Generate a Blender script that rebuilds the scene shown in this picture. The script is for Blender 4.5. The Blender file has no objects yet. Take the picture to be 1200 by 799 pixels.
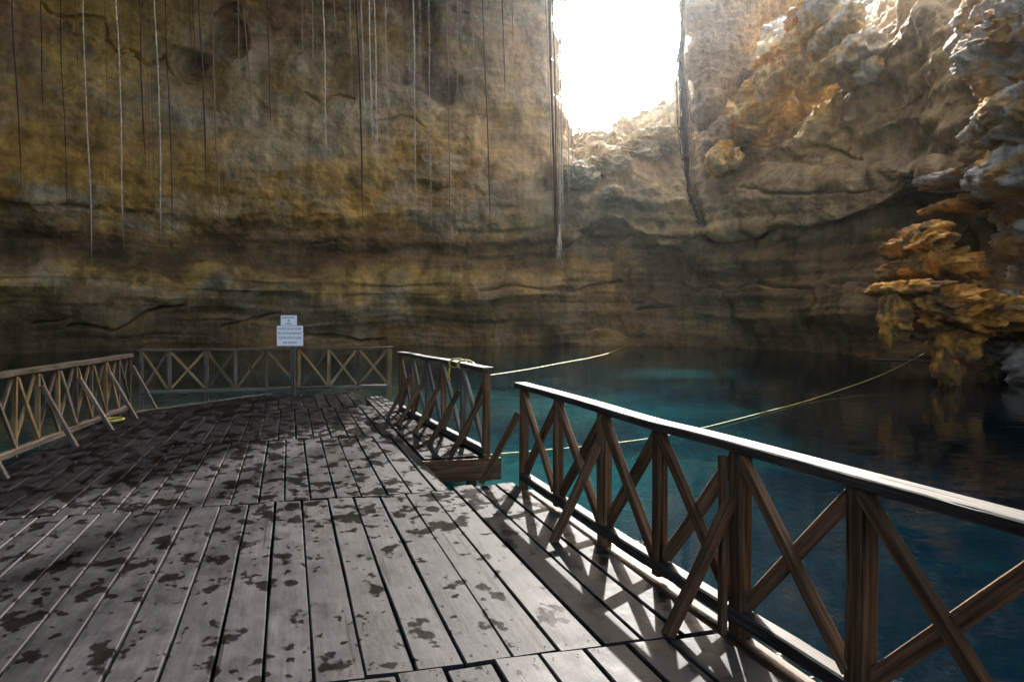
import bpy, bmesh, math, random
import numpy as np
from mathutils import Vector, Matrix

random.seed(7)
rng = np.random.default_rng(7)
C = bpy.context.scene.collection
S = bpy.context.scene

# ------------------------------------------------------------------ camera, sky, sun, exposure
F = 900.0 / 1200.0
cam_d = bpy.data.cameras.new("camera")
cam_d.sensor_fit = 'HORIZONTAL'
cam_d.sensor_width = 36.0
cam_d.lens = 36.0 * F
cam_d.shift_y = -27.5 / 1200.0
cam_d.clip_start = 0.05
cam_d.clip_end = 2000.0
cam = bpy.data.objects.new("camera", cam_d)
cam.location = (0, 0, 1.65)
cam.rotation_euler = (math.radians(90), 0, 0)
C.objects.link(cam)
S.camera = cam

SUN_DIR = Vector((0.165, 1.0, 0.605)).normalized()
SUN_AZ = math.atan2(SUN_DIR.x, SUN_DIR.y)
SUN_EL = math.asin(SUN_DIR.z)
W = bpy.data.worlds.new("World")
S.world = W
W.use_nodes = True
wn = W.node_tree.nodes
bg = wn["Background"]
sky = wn.new("ShaderNodeTexSky")
sky.sky_type = 'NISHITA'
sky.sun_disc = False
sky.sun_elevation = SUN_EL
sky.sun_rotation = SUN_AZ
sky.air_density = 0.8
sky.dust_density = 4.0
sky.ozone_density = 0.3
W.node_tree.links.new(sky.outputs[0], bg.inputs[0])
bg.inputs[1].default_value = 0.15

sun_d = bpy.data.lights.new("sun", 'SUN')
sun_d.energy = 2.8
sun_d.angle = math.radians(0.5)
sun_d.color = (1.0, 0.95, 0.88)
sun = bpy.data.objects.new("sun", sun_d)
sun.rotation_euler = SUN_DIR.to_track_quat('Z', 'Y').to_euler()
sun.location = SUN_DIR * 100
C.objects.link(sun)

S.view_settings.view_transform = 'Standard'
S.view_settings.look = 'None'
S.view_settings.gamma = 1.0
S.view_settings.exposure = 2.75
S.render.engine = 'CYCLES'
S.cycles.use_denoising = True
S.cycles.max_bounces = 8
S.cycles.diffuse_bounces = 5
S.cycles.glossy_bounces = 4
S.cycles.transparent_max_bounces = 8
S.cycles.caustics_reflective = False
S.cycles.caustics_refractive = False
S.cycles.sample_clamp_indirect = 6.0

# ------------------------------------------------------------------ helpers
def tag(o, label=None, cat=None, group=None, kind=None):
    if label: o['label'] = label
    if cat: o['category'] = cat
    if group: o['group'] = group
    if kind: o['kind'] = kind
    return o

def empty(name, loc=(0, 0, 0), rz=0.0):
    o = bpy.data.objects.new(name, None)
    o.location = loc
    o.rotation_euler = (0, 0, rz)
    o.empty_display_size = 0.3
    C.objects.link(o)
    return o

def mesh_obj(name, verts, faces, mat, parent=None, smooth=False, attrs=None):
    me = bpy.data.meshes.new(name)
    me.from_pydata([tuple(v) for v in verts], [], faces)
    me.update()
    if smooth:
        me.polygons.foreach_set("use_smooth", [True] * len(me.polygons))
    for k, arr in (attrs or {}).items():
        a = me.attributes.new(k, 'FLOAT_VECTOR', 'POINT')
        a.data.foreach_set("vector", np.asarray(arr, dtype=np.float32).ravel())
    if mat: me.materials.append(mat)
    o = bpy.data.objects.new(name, me)
    C.objects.link(o)
    if parent is not None: o.parent = parent
    return o

def grid_mesh(name, P, mat, keep=None, color=None, smooth=True, wrap=False):
    """P: (n, m, 3) lattice -> one quad mesh; keep: (n-1, m-1) mask of the faces that exist."""
    n, m, _ = P.shape
    idx = np.arange(n * m).reshape(n, m)
    q = np.stack([idx[:-1, :-1], idx[1:, :-1], idx[1:, 1:], idx[:-1, 1:]], -1).reshape(-1, 4)
    if keep is not None:
        q = q[keep.reshape(-1)]
    V = P.reshape(-1, 3)
    col = color.reshape(-1, 3) if color is not None else None
    if keep is not None:
        used = np.zeros(len(V), bool); used[q.ravel()] = True
        remap = np.cumsum(used) - 1
        V = V[used]; q = remap[q]
        if col is not None: col = col[used]
    me = bpy.data.meshes.new(name)
    me.vertices.add(len(V)); me.vertices.foreach_set("co", V.astype(np.float32).ravel())
    me.loops.add(q.size); me.loops.foreach_set("vertex_index", q.ravel().astype(np.int32))
    me.polygons.add(len(q))
    me.polygons.foreach_set("loop_start", np.arange(0, q.size, 4, dtype=np.int32))
    me.polygons.foreach_set("loop_total", np.full(len(q), 4, dtype=np.int32))
    if smooth: me.polygons.foreach_set("use_smooth", np.ones(len(q), dtype=bool))
    me.update(calc_edges=True)
    if col is not None:
        a = me.attributes.new("tint", 'FLOAT_VECTOR', 'POINT')
        a.data.foreach_set("vector", col.astype(np.float32).ravel())
    me.materials.append(mat)
    o = bpy.data.objects.new(name, me)
    C.objects.link(o)
    return o

# gradient noise on arrays
def _h(ix, iy, iz, seed):
    h = (ix.astype(np.int64) * 374761393 + iy.astype(np.int64) * 668265263 + iz.astype(np.int64) * 2147483647 + seed * 1274126177) & 0xffffffff
    h = ((h ^ (h >> 13)) * 1274126177) & 0xffffffff
    return h ^ (h >> 16)
_G = np.array([[1,1,0],[-1,1,0],[1,-1,0],[-1,-1,0],[1,0,1],[-1,0,1],[1,0,-1],[-1,0,-1],[0,1,1],[0,-1,1],[0,1,-1],[0,-1,-1],[1,1,0],[-1,1,0],[0,-1,1],[0,-1,-1]], dtype=np.float32)
def perlin(x, y, z, seed=0):
    x, y, z = np.broadcast_arrays(x, y, z)
    x = x.astype(np.float32); y = y.astype(np.float32); z = z.astype(np.float32)
    xi = np.floor(x); yi = np.floor(y); zi = np.floor(z)
    xf = x - xi; yf = y - yi; zf = z - zi
    u = xf*xf*xf*(xf*(xf*6-15)+10); v = yf*yf*yf*(yf*(yf*6-15)+10); w = zf*zf*zf*(zf*(zf*6-15)+10)
    def g(a, b, c):
        gr = _G[_h(xi+a, yi+b, zi+c, seed) & 15]
        return gr[..., 0]*(xf-a) + gr[..., 1]*(yf-b) + gr[..., 2]*(zf-c)
    l = lambda a, b, t: a + t*(b-a)
    return l(l(l(g(0,0,0), g(1,0,0), u), l(g(0,1,0), g(1,1,0), u), v), l(l(g(0,0,1), g(1,0,1), u), l(g(0,1,1), g(1,1,1), u), v), w)
def fbm(x, y, z, oct=4, seed=0, gain=0.5, ridged=False):
    s = 0.0; a = 1.0; f = 1.0
    for i in range(oct):
        n = perlin(x*f, y*f, z*f, seed + i*17)
        s = s + a * ((0.5 - np.abs(n)*1.6) if ridged else n)
        a *= gain; f *= 2.03
    return s
def ss(a, b, x):
    t = np.clip((x - a) / (b - a), 0, 1)
    return t*t*(3-2*t)

# ------------------------------------------------------------------ materials
def new_mat(name):
    m = bpy.data.materials.new(name); m.use_nodes = True
    nt = m.node_tree
    return m, nt, nt.nodes["Principled BSDF"]
def N(nt, t, **kw):
    n = nt.nodes.new(t)
    for k, v in kw.items(): setattr(n, k, v)
    return n
def L(nt, a, b): nt.links.new(a, b)
def noise(nt, vec, scale, detail=4, rough=0.55, dim='3D'):
    n = N(nt, "ShaderNodeTexNoise"); n.noise_dimensions = dim
    n.inputs["Scale"].default_value = scale; n.inputs["Detail"].default_value = detail; n.inputs["Roughness"].default_value = rough
    if vec is not None: L(nt, vec, n.inputs["Vector"])
    return n.outputs["Fac"]
def ramp(nt, fac, stops):
    r = N(nt, "ShaderNodeValToRGB")
    el = r.color_ramp.elements
    while len(el) < len(stops): el.new(0.5)
    for e, (p, c) in zip(el, stops):
        e.position = p; e.color = (c, c, c, 1) if isinstance(c, (int, float)) else (*c, 1)
    L(nt, fac, r.inputs[0])
    return r.outputs[0]
def mixc(nt, mode, fac, a, b):
    m = N(nt, "ShaderNodeMix", data_type='RGBA', blend_type=mode)
    for sock, v in ((m.inputs["Factor"], fac), (m.inputs["A"], a), (m.inputs["B"], b)):
        pass
    ins = {i.identifier: i for i in m.inputs}
    for ident, v in (("Factor_Float", fac), ("A_Color", a), ("B_Color", b)):
        s = ins[ident]
        if hasattr(v, "is_linked") or isinstance(v, bpy.types.NodeSocket): L(nt, v, s)
        else: s.default_value = v if isinstance(v, (int, float)) else (*v, 1)
    return [o for o in m.outputs if o.identifier == "Result_Color"][0]
def math_n(nt, op, a, b=None, clamp=False):
    m = N(nt, "ShaderNodeMath", operation=op); m.use_clamp = clamp
    for s, v in ((m.inputs[0], a), (m.inputs[1], b)):
        if v is None: continue
        if isinstance(v, bpy.types.NodeSocket): L(nt, v, s)
        else: s.default_value = v
    return m.outputs[0]
def mapping(nt, vec, scale=(1, 1, 1), loc=(0, 0, 0)):
    m = N(nt, "ShaderNodeMapping")
    m.inputs["Scale"].default_value = scale; m.inputs["Location"].default_value = loc
    L(nt, vec, m.inputs["Vector"])
    return m.outputs[0]
def bump(nt, h, strength, dist, prev=None):
    b = N(nt, "ShaderNodeBump")
    b.inputs["Strength"].default_value = strength; b.inputs["Distance"].default_value = dist
    L(nt, h, b.inputs["Height"])
    if prev is not None: L(nt, prev, b.inputs["Normal"])
    return b.outputs[0]

def rock_material(name, fine=1.0, base=None):
    m, nt, p = new_mat(name)
    geo = N(nt, "ShaderNodeNewGeometry").outputs["Position"]
    if base is None:
        a = N(nt, "ShaderNodeAttribute"); a.attribute_name = "tint"
        col = a.outputs["Vector"]
    else:
        rgb = N(nt, "ShaderNodeRGB"); rgb.outputs[0].default_value = (*base, 1)
        col = rgb.outputs[0]
    n1 = noise(nt, geo, 0.55*fine, 8, 0.65)
    n2 = noise(nt, mapping(nt, geo, (1.5*fine, 1.5*fine, 0.22*fine)), 1.0, 6, 0.6)     # run-off streaks
    n3 = noise(nt, geo, 3.2*fine, 6, 0.7)
    n4 = noise(nt, mapping(nt, geo, (0.3*fine, 0.3*fine, 2.2*fine)), 1.0, 5, 0.6)
    c = mixc(nt, 'MULTIPLY', 1.0, col, ramp(nt, n1, [(0.28, 0.55), (0.5, 0.97), (0.72, 1.30)]))
    c = mixc(nt, 'MULTIPLY', 0.8, c, ramp(nt, n2, [(0.3, 0.5), (0.55, 1.0), (0.75, 1.25)]))
    c = mixc(nt, 'MULTIPLY', 0.75, c, ramp(nt, n3, [(0.3, 0.68), (0.5, 1.0), (0.7, 1.22)]))
    c = mixc(nt, 'MULTIPLY', 0.5, c, ramp(nt, n4, [(0.3, 0.95), (0.5, 1.5), (0.7, 1.75)]))
    L(nt, c, p.inputs["Base Color"])
    p.inputs["Roughness"].default_value = 0.82
    p.inputs["Specular IOR Level"].default_value = 0.3
    b1 = bump(nt, n1, 0.8, 0.5)
    b2 = bump(nt, noise(nt, geo, 5.0*fine, 8, 0.72), 0.9, 0.16, b1)
    L(nt, b2, p.inputs["Normal"])
    return m

def wood_material(name, c_dark, c_mid, c_light, rough=0.6, lichen=None):
    m, nt, p = new_mat(name)
    a = N(nt, "ShaderNodeAttribute"); a.attribute_name = "loc"
    v = a.outputs["Vector"]
    oi = N(nt, "ShaderNodeObjectInfo")
    grain = noise(nt, mapping(nt, v, (38, 38, 1.6)), 1.0, 6, 0.6)
    fibre = noise(nt, mapping(nt, v, (160, 160, 5)), 1.0, 3, 0.5)
    blot = noise(nt, mapping(nt, v, (7, 7, 2.4)), 1.0, 5, 0.6)
    c = ramp(nt, grain, [(0.28, c_dark), (0.5, c_mid), (0.72, c_light)])
    c = mixc(nt, 'MULTIPLY', 0.8, c, ramp(nt, blot, [(0.3, 0.45), (0.52, 1.0), (0.75, 1.35)]))
    c = mixc(nt, 'MULTIPLY', 0.5, c, ramp(nt, fibre, [(0.3, 0.6), (0.6, 1.15)]))
    c = mixc(nt, 'MULTIPLY', 1.0, c, ramp(nt, oi.outputs["Random"], [(0.0, 0.65), (0.5, 1.0), (1.0, 1.4)]))
    split = noise(nt, mapping(nt, v, (26, 26, 0.9)), 1.0, 2, 0.4)
    c = mixc(nt, 'MULTIPLY', ramp(nt, split, [(0.30, 1.0), (0.345, 0.0)]), c, (0.22, 0.19, 0.16))
    if lichen:
        c = mixc(nt, 'MIX', ramp(nt, noise(nt, mapping(nt, v, (14, 14, 7)), 1.0, 6, 0.7), [(0.56, 0.0), (0.66, 0.6)]), c, lichen)
    L(nt, c, p.inputs["Base Color"])
    p.inputs["Roughness"].default_value = rough
    p.inputs["Specular IOR Level"].default_value = 0.09
    b = bump(nt, grain, 0.6, 0.008)
    b = bump(nt, ramp(nt, split, [(0.29, 0.0), (0.36, 1.0)]), 0.8, 0.01, b)
    b = bump(nt, fibre, 0.35, 0.002, b)
    L(nt, b, p.inputs["Normal"])
    return m

def plank_material(name):
    m, nt, p = new_mat(name)
    a = N(nt, "ShaderNodeAttribute"); a.attribute_name = "loc"
    v = a.outputs["Vector"]
    oi = N(nt, "ShaderNodeObjectInfo")
    rnd = oi.outputs["Random"]
    deck = N(nt, "ShaderNodeTexCoord").outputs["Object"]
    grain = noise(nt, mapping(nt, v, (24, 24, 1.6)), 1.0, 7, 0.68)
    fibre = noise(nt, mapping(nt, v, (190, 190, 4)), 1.0, 3, 0.5)
    blot = noise(nt, mapping(nt, v, (6, 6, 3.6)), 1.0, 7, 0.68)
    c = ramp(nt, grain, [(0.1, (0.0115, 0.0106, 0.0112)), (0.5, (0.0215, 0.0203, 0.0220)), (0.9, (0.036, 0.0346, 0.0378))])
    c = mixc(nt, 'MULTIPLY', 1.0, c, ramp(nt, blot, [(0.30, 0.42), (0.5, 1.0), (0.70, 1.5)]))
    c = mixc(nt, 'MULTIPLY', 0.35, c, ramp(nt, fibre, [(0.3, 0.65), (0.6, 1.12)]))
    c = mixc(nt, 'MULTIPLY', 1.0, c, ramp(nt, rnd, [(0.0, 0.8), (0.5, 1.0), (1.0, 1.22)]))
    split = noise(nt, mapping(nt, v, (20, 20, 0.55)), 1.0, 2, 0.4)
    c = mixc(nt, 'MULTIPLY', ramp(nt, split, [(0.285, 1.0), (0.32, 0.0)]), c, (0.25, 0.22, 0.2))
    # water spilled on the boards: patches that stop at board edges
    off = N(nt, "ShaderNodeCombineXYZ")
    L(nt, math_n(nt, 'MULTIPLY', rnd, 0.10), off.inputs[0]); L(nt, math_n(nt, 'MULTIPLY', rnd, 0.30), off.inputs[1])
    va = N(nt, "ShaderNodeVectorMath", operation='ADD'); L(nt, deck, va.inputs[0]); L(nt, off.outputs[0], va.inputs[1])
    big = noise(nt, mapping(nt, va.outputs[0], (4.6, 3.0, 0.0)), 1.0, 3.5, 0.55)
    sml = noise(nt, mapping(nt, va.outputs[0], (11.0, 8.0, 0.0)), 1.0, 3.0, 0.5)
    area = noise(nt, mapping(nt, deck, (0.55, 0.45, 0.0), (3.1, 7.7, 0.0)), 1.0, 1, 0.5)
    sep = N(nt, "ShaderNodeSeparateXYZ"); L(nt, deck, sep.inputs[0])
    far = ramp(nt, math_n(nt, 'DIVIDE', sep.outputs[1], 20.0), [(0.10, 0.0), (0.24, 0.25), (0.36, 0.62), (0.55, 0.85), (0.8, 1.0)])
    wa = math_n(nt, 'ADD', big, math_n(nt, 'MULTIPLY', far, 0.13))
    wa = math_n(nt, 'ADD', wa, math_n(nt, 'MULTIPLY', math_n(nt, 'SUBTRACT', area, 0.5), 0.22))
    wa = math_n(nt, 'ADD', wa, math_n(nt, 'MULTIPLY', math_n(nt, 'SUBTRACT', sml, 0.5), 0.20))
    wb = math_n(nt, 'ADD', sml, math_n(nt, 'MULTIPLY', math_n(nt, 'SUBTRACT', area, 0.5), 0.30))
    wet = math_n(nt, 'MAXIMUM', ramp(nt, wa, [(0.618, 0.0), (0.652, 1.0)]), ramp(nt, wb, [(0.622, 0.0), (0.652, 1.0)]))
    c = mixc(nt, 'MIX', math_n(nt, 'MULTIPLY', wet, 0.93), c, mixc(nt, 'MULTIPLY', 1.0, c, (0.17, 0.145, 0.11)))
    L(nt, c, p.inputs["Base Color"])
    rr = N(nt, "ShaderNodeMapRange"); L(nt, wet, rr.inputs[0])
    rr.inputs[3].default_value = 0.52; rr.inputs[4].default_value = 0.34
    rv = math_n(nt, 'ADD', rr.outputs[0], math_n(nt, 'MULTIPLY', math_n(nt, 'SUBTRACT', blot, 0.5), 0.35))
    L(nt, rv, p.inputs["Roughness"])
    L(nt, math_n(nt, 'SUBTRACT', 0.022, math_n(nt, 'MULTIPLY', wet, 0.016)), p.inputs["Specular IOR Level"])
    b = bump(nt, blot, 0.25, 0.012)
    b = bump(nt, grain, 0.25, 0.005, b)
    b = bump(nt, fibre, 0.2, 0.0014, b)
    L(nt, b, p.inputs["Normal"])
    return m

def simple(name, col, rough=0.6, var=0.25, scale=30):
    m, nt, p = new_mat(name)
    co = N(nt, "ShaderNodeTexCoord").outputs["Object"]
    n = noise(nt, co, scale, 5, 0.6)
    c = mixc(nt, 'MULTIPLY', 1.0, tuple(col), ramp(nt, n, [(0.3, 1.0-var), (0.7, 1.0+var)]))
    L(nt, c, p.inputs["Base Color"])
    p.inputs["Roughness"].default_value = rough
    L(nt, bump(nt, n, 0.3, 0.01), p.inputs["Normal"])
    return m

M_rock = rock_material("cave limestone")
M_crag = rock_material("weathered crag limestone", 2.2)
M_bed = rock_material("drowned limestone", 0.8, (0.48, 0.52, 0.44))
M_plank = plank_material("grey deck boards")
M_dark = wood_material("dark brown timber", (0.036, 0.020, 0.010), (0.096, 0.055, 0.027), (0.195, 0.118, 0.060), 0.62)
M_cap = wood_material("weathered rail timber", (0.016, 0.0135, 0.0115), (0.040, 0.035, 0.030), (0.085, 0.075, 0.066), 0.62)
M_grey = wood_material("silvered timber", (0.050, 0.038, 0.027), (0.118, 0.092, 0.066), (0.21, 0.168, 0.125), 0.65, (0.12, 0.16, 0.15))
M_tan = wood_material("yellow new timber", (0.11, 0.074, 0.034), (0.22, 0.155, 0.07), (0.33, 0.25, 0.125), 0.6)
M_green = wood_material("algae grey timber", (0.045, 0.042, 0.034), (0.092, 0.088, 0.072), (0.165, 0.158, 0.132), 0.6)
M_yrope = simple("yellow nylon rope", (0.42, 0.38, 0.06), 0.55, 0.3, 60)
M_rootp = simple("pale lit root bark", (0.46, 0.42, 0.36), 0.8, 0.45, 5)  # pale tone also stands in for light catching some roots
M_rootd = simple("dark root bark", (0.050, 0.033, 0.026), 0.85, 0.5, 5)
M_rootm = simple("brown root bark", (0.20, 0.13, 0.085), 0.85, 0.5, 5)
M_sign = simple("white sign board", (0.86, 0.90, 0.91), 0.45, 0.04, 8)
M_ink = simple("dark lettering", (0.035, 0.05, 0.075), 0.5, 0.1, 20)
M_nail = simple("rusty nail heads", (0.014, 0.010, 0.008), 0.95, 0.3, 80)
M_nail.node_tree.nodes["Principled BSDF"].inputs["Specular IOR Level"].default_value = 0.02

def water_material():
    m, nt, p = new_mat("cenote water")
    out = nt.nodes["Material Output"]
    geo = N(nt, "ShaderNodeNewGeometry").outputs["Position"]
    nt.nodes.remove(p)
    n1 = noise(nt, mapping(nt, geo, (0.9, 1.4, 1)), 1.0, 2, 0.5)
    n2 = noise(nt, mapping(nt, geo, (4.0, 5.0, 1)), 1.0, 3, 0.5)
    nb = bump(nt, n1, 1.0, 0.010)
    nb = bump(nt, n2, 1.0, 0.0022, nb)
    body = N(nt, "ShaderNodeBsdfDiffuse")
    bc = mixc(nt, 'MIX', ramp(nt, noise(nt, mapping(nt, geo, (0.13, 0.19, 1)), 1.0, 7, 0.62), [(0.44, 0.0), (0.60, 1.0)]), (0.001, 0.022, 0.038), (0.004, 0.095, 0.108))
    sx = N(nt, "ShaderNodeSeparateXYZ"); L(nt, geo, sx.inputs[0])
    deep = N(nt, "ShaderNodeMapRange"); deep.interpolation_type = 'SMOOTHSTEP'
    dd = math_n(nt, 'SUBTRACT', sx.outputs[0], math_n(nt, 'MULTIPLY', sx.outputs[1], 0.25))
    L(nt, math_n(nt, 'ADD', dd, math_n(nt, 'MULTIPLY', math_n(nt, 'SUBTRACT', noise(nt, geo, 0.22, 5, 0.6), 0.5), 7.0)), deep.inputs[0])
    deep.inputs[1].default_value = -2.0; deep.inputs[2].default_value = 3.0
    bc = mixc(nt, 'MIX', deep.outputs[0], bc, (0.0008, 0.008, 0.016))      # the pool drops away on this side
    L(nt, bc, body.inputs[0])
    tr = N(nt, "ShaderNodeBsdfTransparent"); trc = mixc(nt, 'MIX', deep.outputs[0], (0.05, 0.62, 0.72), (0.006, 0.07, 0.15)); L(nt, trc, tr.inputs[0])
    ms = N(nt, "ShaderNodeMixShader"); ms.inputs[0].default_value = 0.65
    L(nt, body.outputs[0], ms.inputs[1]); L(nt, tr.outputs[0], ms.inputs[2])
    gl = N(nt, "ShaderNodeBsdfGlossy"); gl.inputs["Roughness"].default_value = 0.012
    L(nt, nb, gl.inputs["Normal"])
    fr = N(nt, "ShaderNodeFresnel"); fr.inputs[0].default_value = 1.33; L(nt, nb, fr.inputs["Normal"])
    mx = N(nt, "ShaderNodeMixShader"); L(nt, fr.outputs[0], mx.inputs[0])
    L(nt, ms.outputs[0], mx.inputs[1]); L(nt, gl.outputs[0], mx.inputs[2])
    L(nt, mx.outputs[0], out.inputs[0])
    return m
M_water = water_material()

# ------------------------------------------------------------------ the cave
WATER_Z = -0.45
HOR = 372.0
DEG = np.radians

_ph = np.array([-180, -120, -80, -50, -33.7, -20, -5, 8.5, 13, 18.4, 24, 26, 29, 33.7, 45, 80, 120, 180.])
_r0 = np.array([16, 20, 32, 47, 53, 55.5, 57, 58, 56.5, 52, 47.5, 45.5, 42, 36, 27, 18, 15, 16.])
def base_r(phd):
    k = np.linspace(-3, 3, 9)
    return sum(np.interp((phd + d + 180) % 360 - 180, _ph, _r0) for d in k) / len(k)

zl = [-4, -0.6, 0.6, 2.0, 3.4, 4.2, 5.0, 6.3, 7.8, 9.0, 12, 16, 20, 24, 28, 34, 80]
dl = [0.5, 0.9, 0.7, 0.0, -0.6, -0.5, 0.3, 0.7, 0.2, -0.5, -0.8, -0.4, -0.8, -2.0, -4.5, -7, -9]
zr = [-4, -0.6, 0.5, 3.6, 3.9, 7.0, 7.5, 9.5, 12.3, 14, 16.5, 20, 27, 40, 60, 80]
dr_a = [0, 0.8, 0.2, -0.2, 0.1, 0.2, -1.2, -1.2, -0.6, 4.5, 11.0, 19, 34, 60, 100, 140]       # under the opening
dr_b = [0, 0.8, 0.2, -0.3, 0.2, 0.2, -1.2, -0.8, 0.2, 1.8, 6.5, 14, 28.8, 56, 98, 140]        # slope to the right of the opening
dr_c = [0, 0.8, 0.4, -0.4, 0.3, 0.5, -0.8, -1.4, -1.2, -0.5, 1.2, 5.0, 14, 34, 64, 90]      # wall further right
CRACKS = [
    ([(48, 4), (62, 18), (75, 24), (92, 18), (122, 22), (124, 48), (138, 62), (160, 66), (175, 74), (195, 64), (208, 85), (222, 96), (232, 94)], 1.6, 0.7),
    ([(138, 62), (150, 58), (165, 66)], 1.2, 0.5),
    ([(74, 105), (100, 96)], 1.0, 0.4),
    ([(252, 18), (275, 2)], 1.5, 0.6),
    ([(680, 272), (700, 278), (760, 281), (800, 279), (860, 279), (930, 269), (1000, 262), (1020, 256)], 2.2, 0.9),
    ([(795, 334), (850, 336), (930, 335), (985, 331), (1045, 327)], 1.8, 0.7),
    ([(848, 338), (850, 378)], 1.6, 0.6),
    ([(944, 336), (947, 352), (944, 392)], 1.6, 0.6),
    ([(860, 80), (905, 68), (940, 60), (1010, 40)], 2.0, 0.7),
    ([(80, 384), (110, 384), (130, 384), (165, 370), (195, 362), (215, 360)], 1.7, 0.6),
    ([(40, 384), (60, 380), (85, 372)], 1.2, 0.5),
    ([(260, 386), (300, 378), (330, 368)], 1.2, 0.5),
    ([(360, 110), (375, 118), (398, 112), (415, 118)], 1.4, 0.5),
    ([(440, 140), (470, 135), (500, 150)], 1.2, 0.4),
    ([(808, 62), (802, 110), (803, 160), (806, 205), (812, 228), (818, 262)], 4.5, 2.6),
    ([(330, 388), (420, 396), (450, 400)], 1.4, 0.5),
    ([(560, 340), (600, 335), (680, 338), (740, 330)], 1.6, 0.5),
    ([(745, 362), (790, 356)], 2.0, 0.6),
    ([(950, 170), (985, 176), (1010, 186)], 2.0, 0.6),
    ([(830, 230), (880, 226), (950, 232), (1010, 222)], 1.5, 0.35),
]
# (px, py, half width, half height, metres outwards): hollows + and bulges -
BUMPS = [
    (271, 42, 13, 22, 1.6), (226, 74, 16, 14, 1.0), (520, 104, 26, 16, 1.8), (493, 88, 9, 20, 0.9), (498, 30, 14, 45, 0.9), (636, 214, 9, 18, 1.3),
    (275, 95, 22, 45, -0.7), (345, 90, 28, 34, -0.9), (395, 160, 30, 26, -0.6), (500, 185, 12, 14, -0.5), (505, 220, 16, 5, 1.0), (560, 150, 12, 40, -0.6),
    (588, 205, 22, 25, -0.6), (60, 235, 40, 40, -0.8), (20, 160, 20, 14, 0.8), (150, 160, 60, 40, -0.6),
    (745, 235, 55, 34, -1.0), (840, 120, 22, 60, -2.0), (860, 150, 20, 24, -1.5), (890, 105, 22, 26, -1.6), (925, 75, 24, 30, -2.0), (955, 55, 20, 28, -2.4), (988, 45, 16, 30, -2.6),
    (1000, 90, 50, 36, -2.4), (1075, 60, 60, 70, -3.0), (1060, 170, 60, 16, 1.6), (950, 190, 60, 18, 1.0), (1090, 210, 40, 14, -2.2), (1090, 245, 60, 16, 1.8),
    (870, 305, 70, 18, -0.9), (900, 365, 48, 24, -0.5), (990, 362, 42, 28, -1.0), (820, 360, 24, 24, -0.4), (755, 340, 34, 40, 1.1), (1150, 290, 60, 40, 1.5),
    (600, 260, 60, 30, -0.5), (430, 300, 80, 10, 0.5),
]
def cave_base(ph, z):
    """Horizontal distance from the deck's viewpoint axis to the smooth rock, at azimuth ph (radians) and height z."""
    phd = np.degrees(ph)
    x0, y0 = 50*np.sin(ph), 50*np.cos(ph)
    wob = fbm(x0/6, y0/6, z/5, 3, 301)
    r0 = base_r(phd)
    phc = np.clip(ph, DEG(-62), DEG(62))
    px = 600 + 900*np.tan(phc)
    pj = px + 26*wob
    wl = 1 - ss(642, 676, px + 8*wob)
    wb = ss(790, 850, pj); wc = ss(1000, 1110, pj)
    zz = z + 0.9*wob*ss(2, 9, z)
    L_ = np.interp(zz, zl, dl)
    A_ = np.interp(zz - 1.6*ss(668, 700, px) + 2.4*ss(700, 790, px), zr, dr_a); B_ = np.interp(zz, zr, dr_b); C_ = np.interp(zz, zr, dr_c)
    R_ = A_*(1-wb) + B_*wb
    R_ = R_*(1-wc) + C_*wc
    back = ss(50, 75, np.abs(phd))
    d = L_*wl + R_*(1-wl)
    d = d*(1-back) + np.interp(z, [0, 10, 20, 34], [0, -0.5, -2, -4])*back
    r = r0 + d
    py = HOR - 900*(z - 1.65)/(np.maximum(r, 5)*np.cos(phc))
    front = 1 - back
    for (cx, cy, hw, hh, amp) in BUMPS:
        q = ((px - cx)/hw)**2 + ((py - cy)/hh)**2
        r = r + front*amp*np.exp(-np.maximum(q*(1 + 0.6*wob), 0)**1.6*1.2)
    return r, px, py, front

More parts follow.
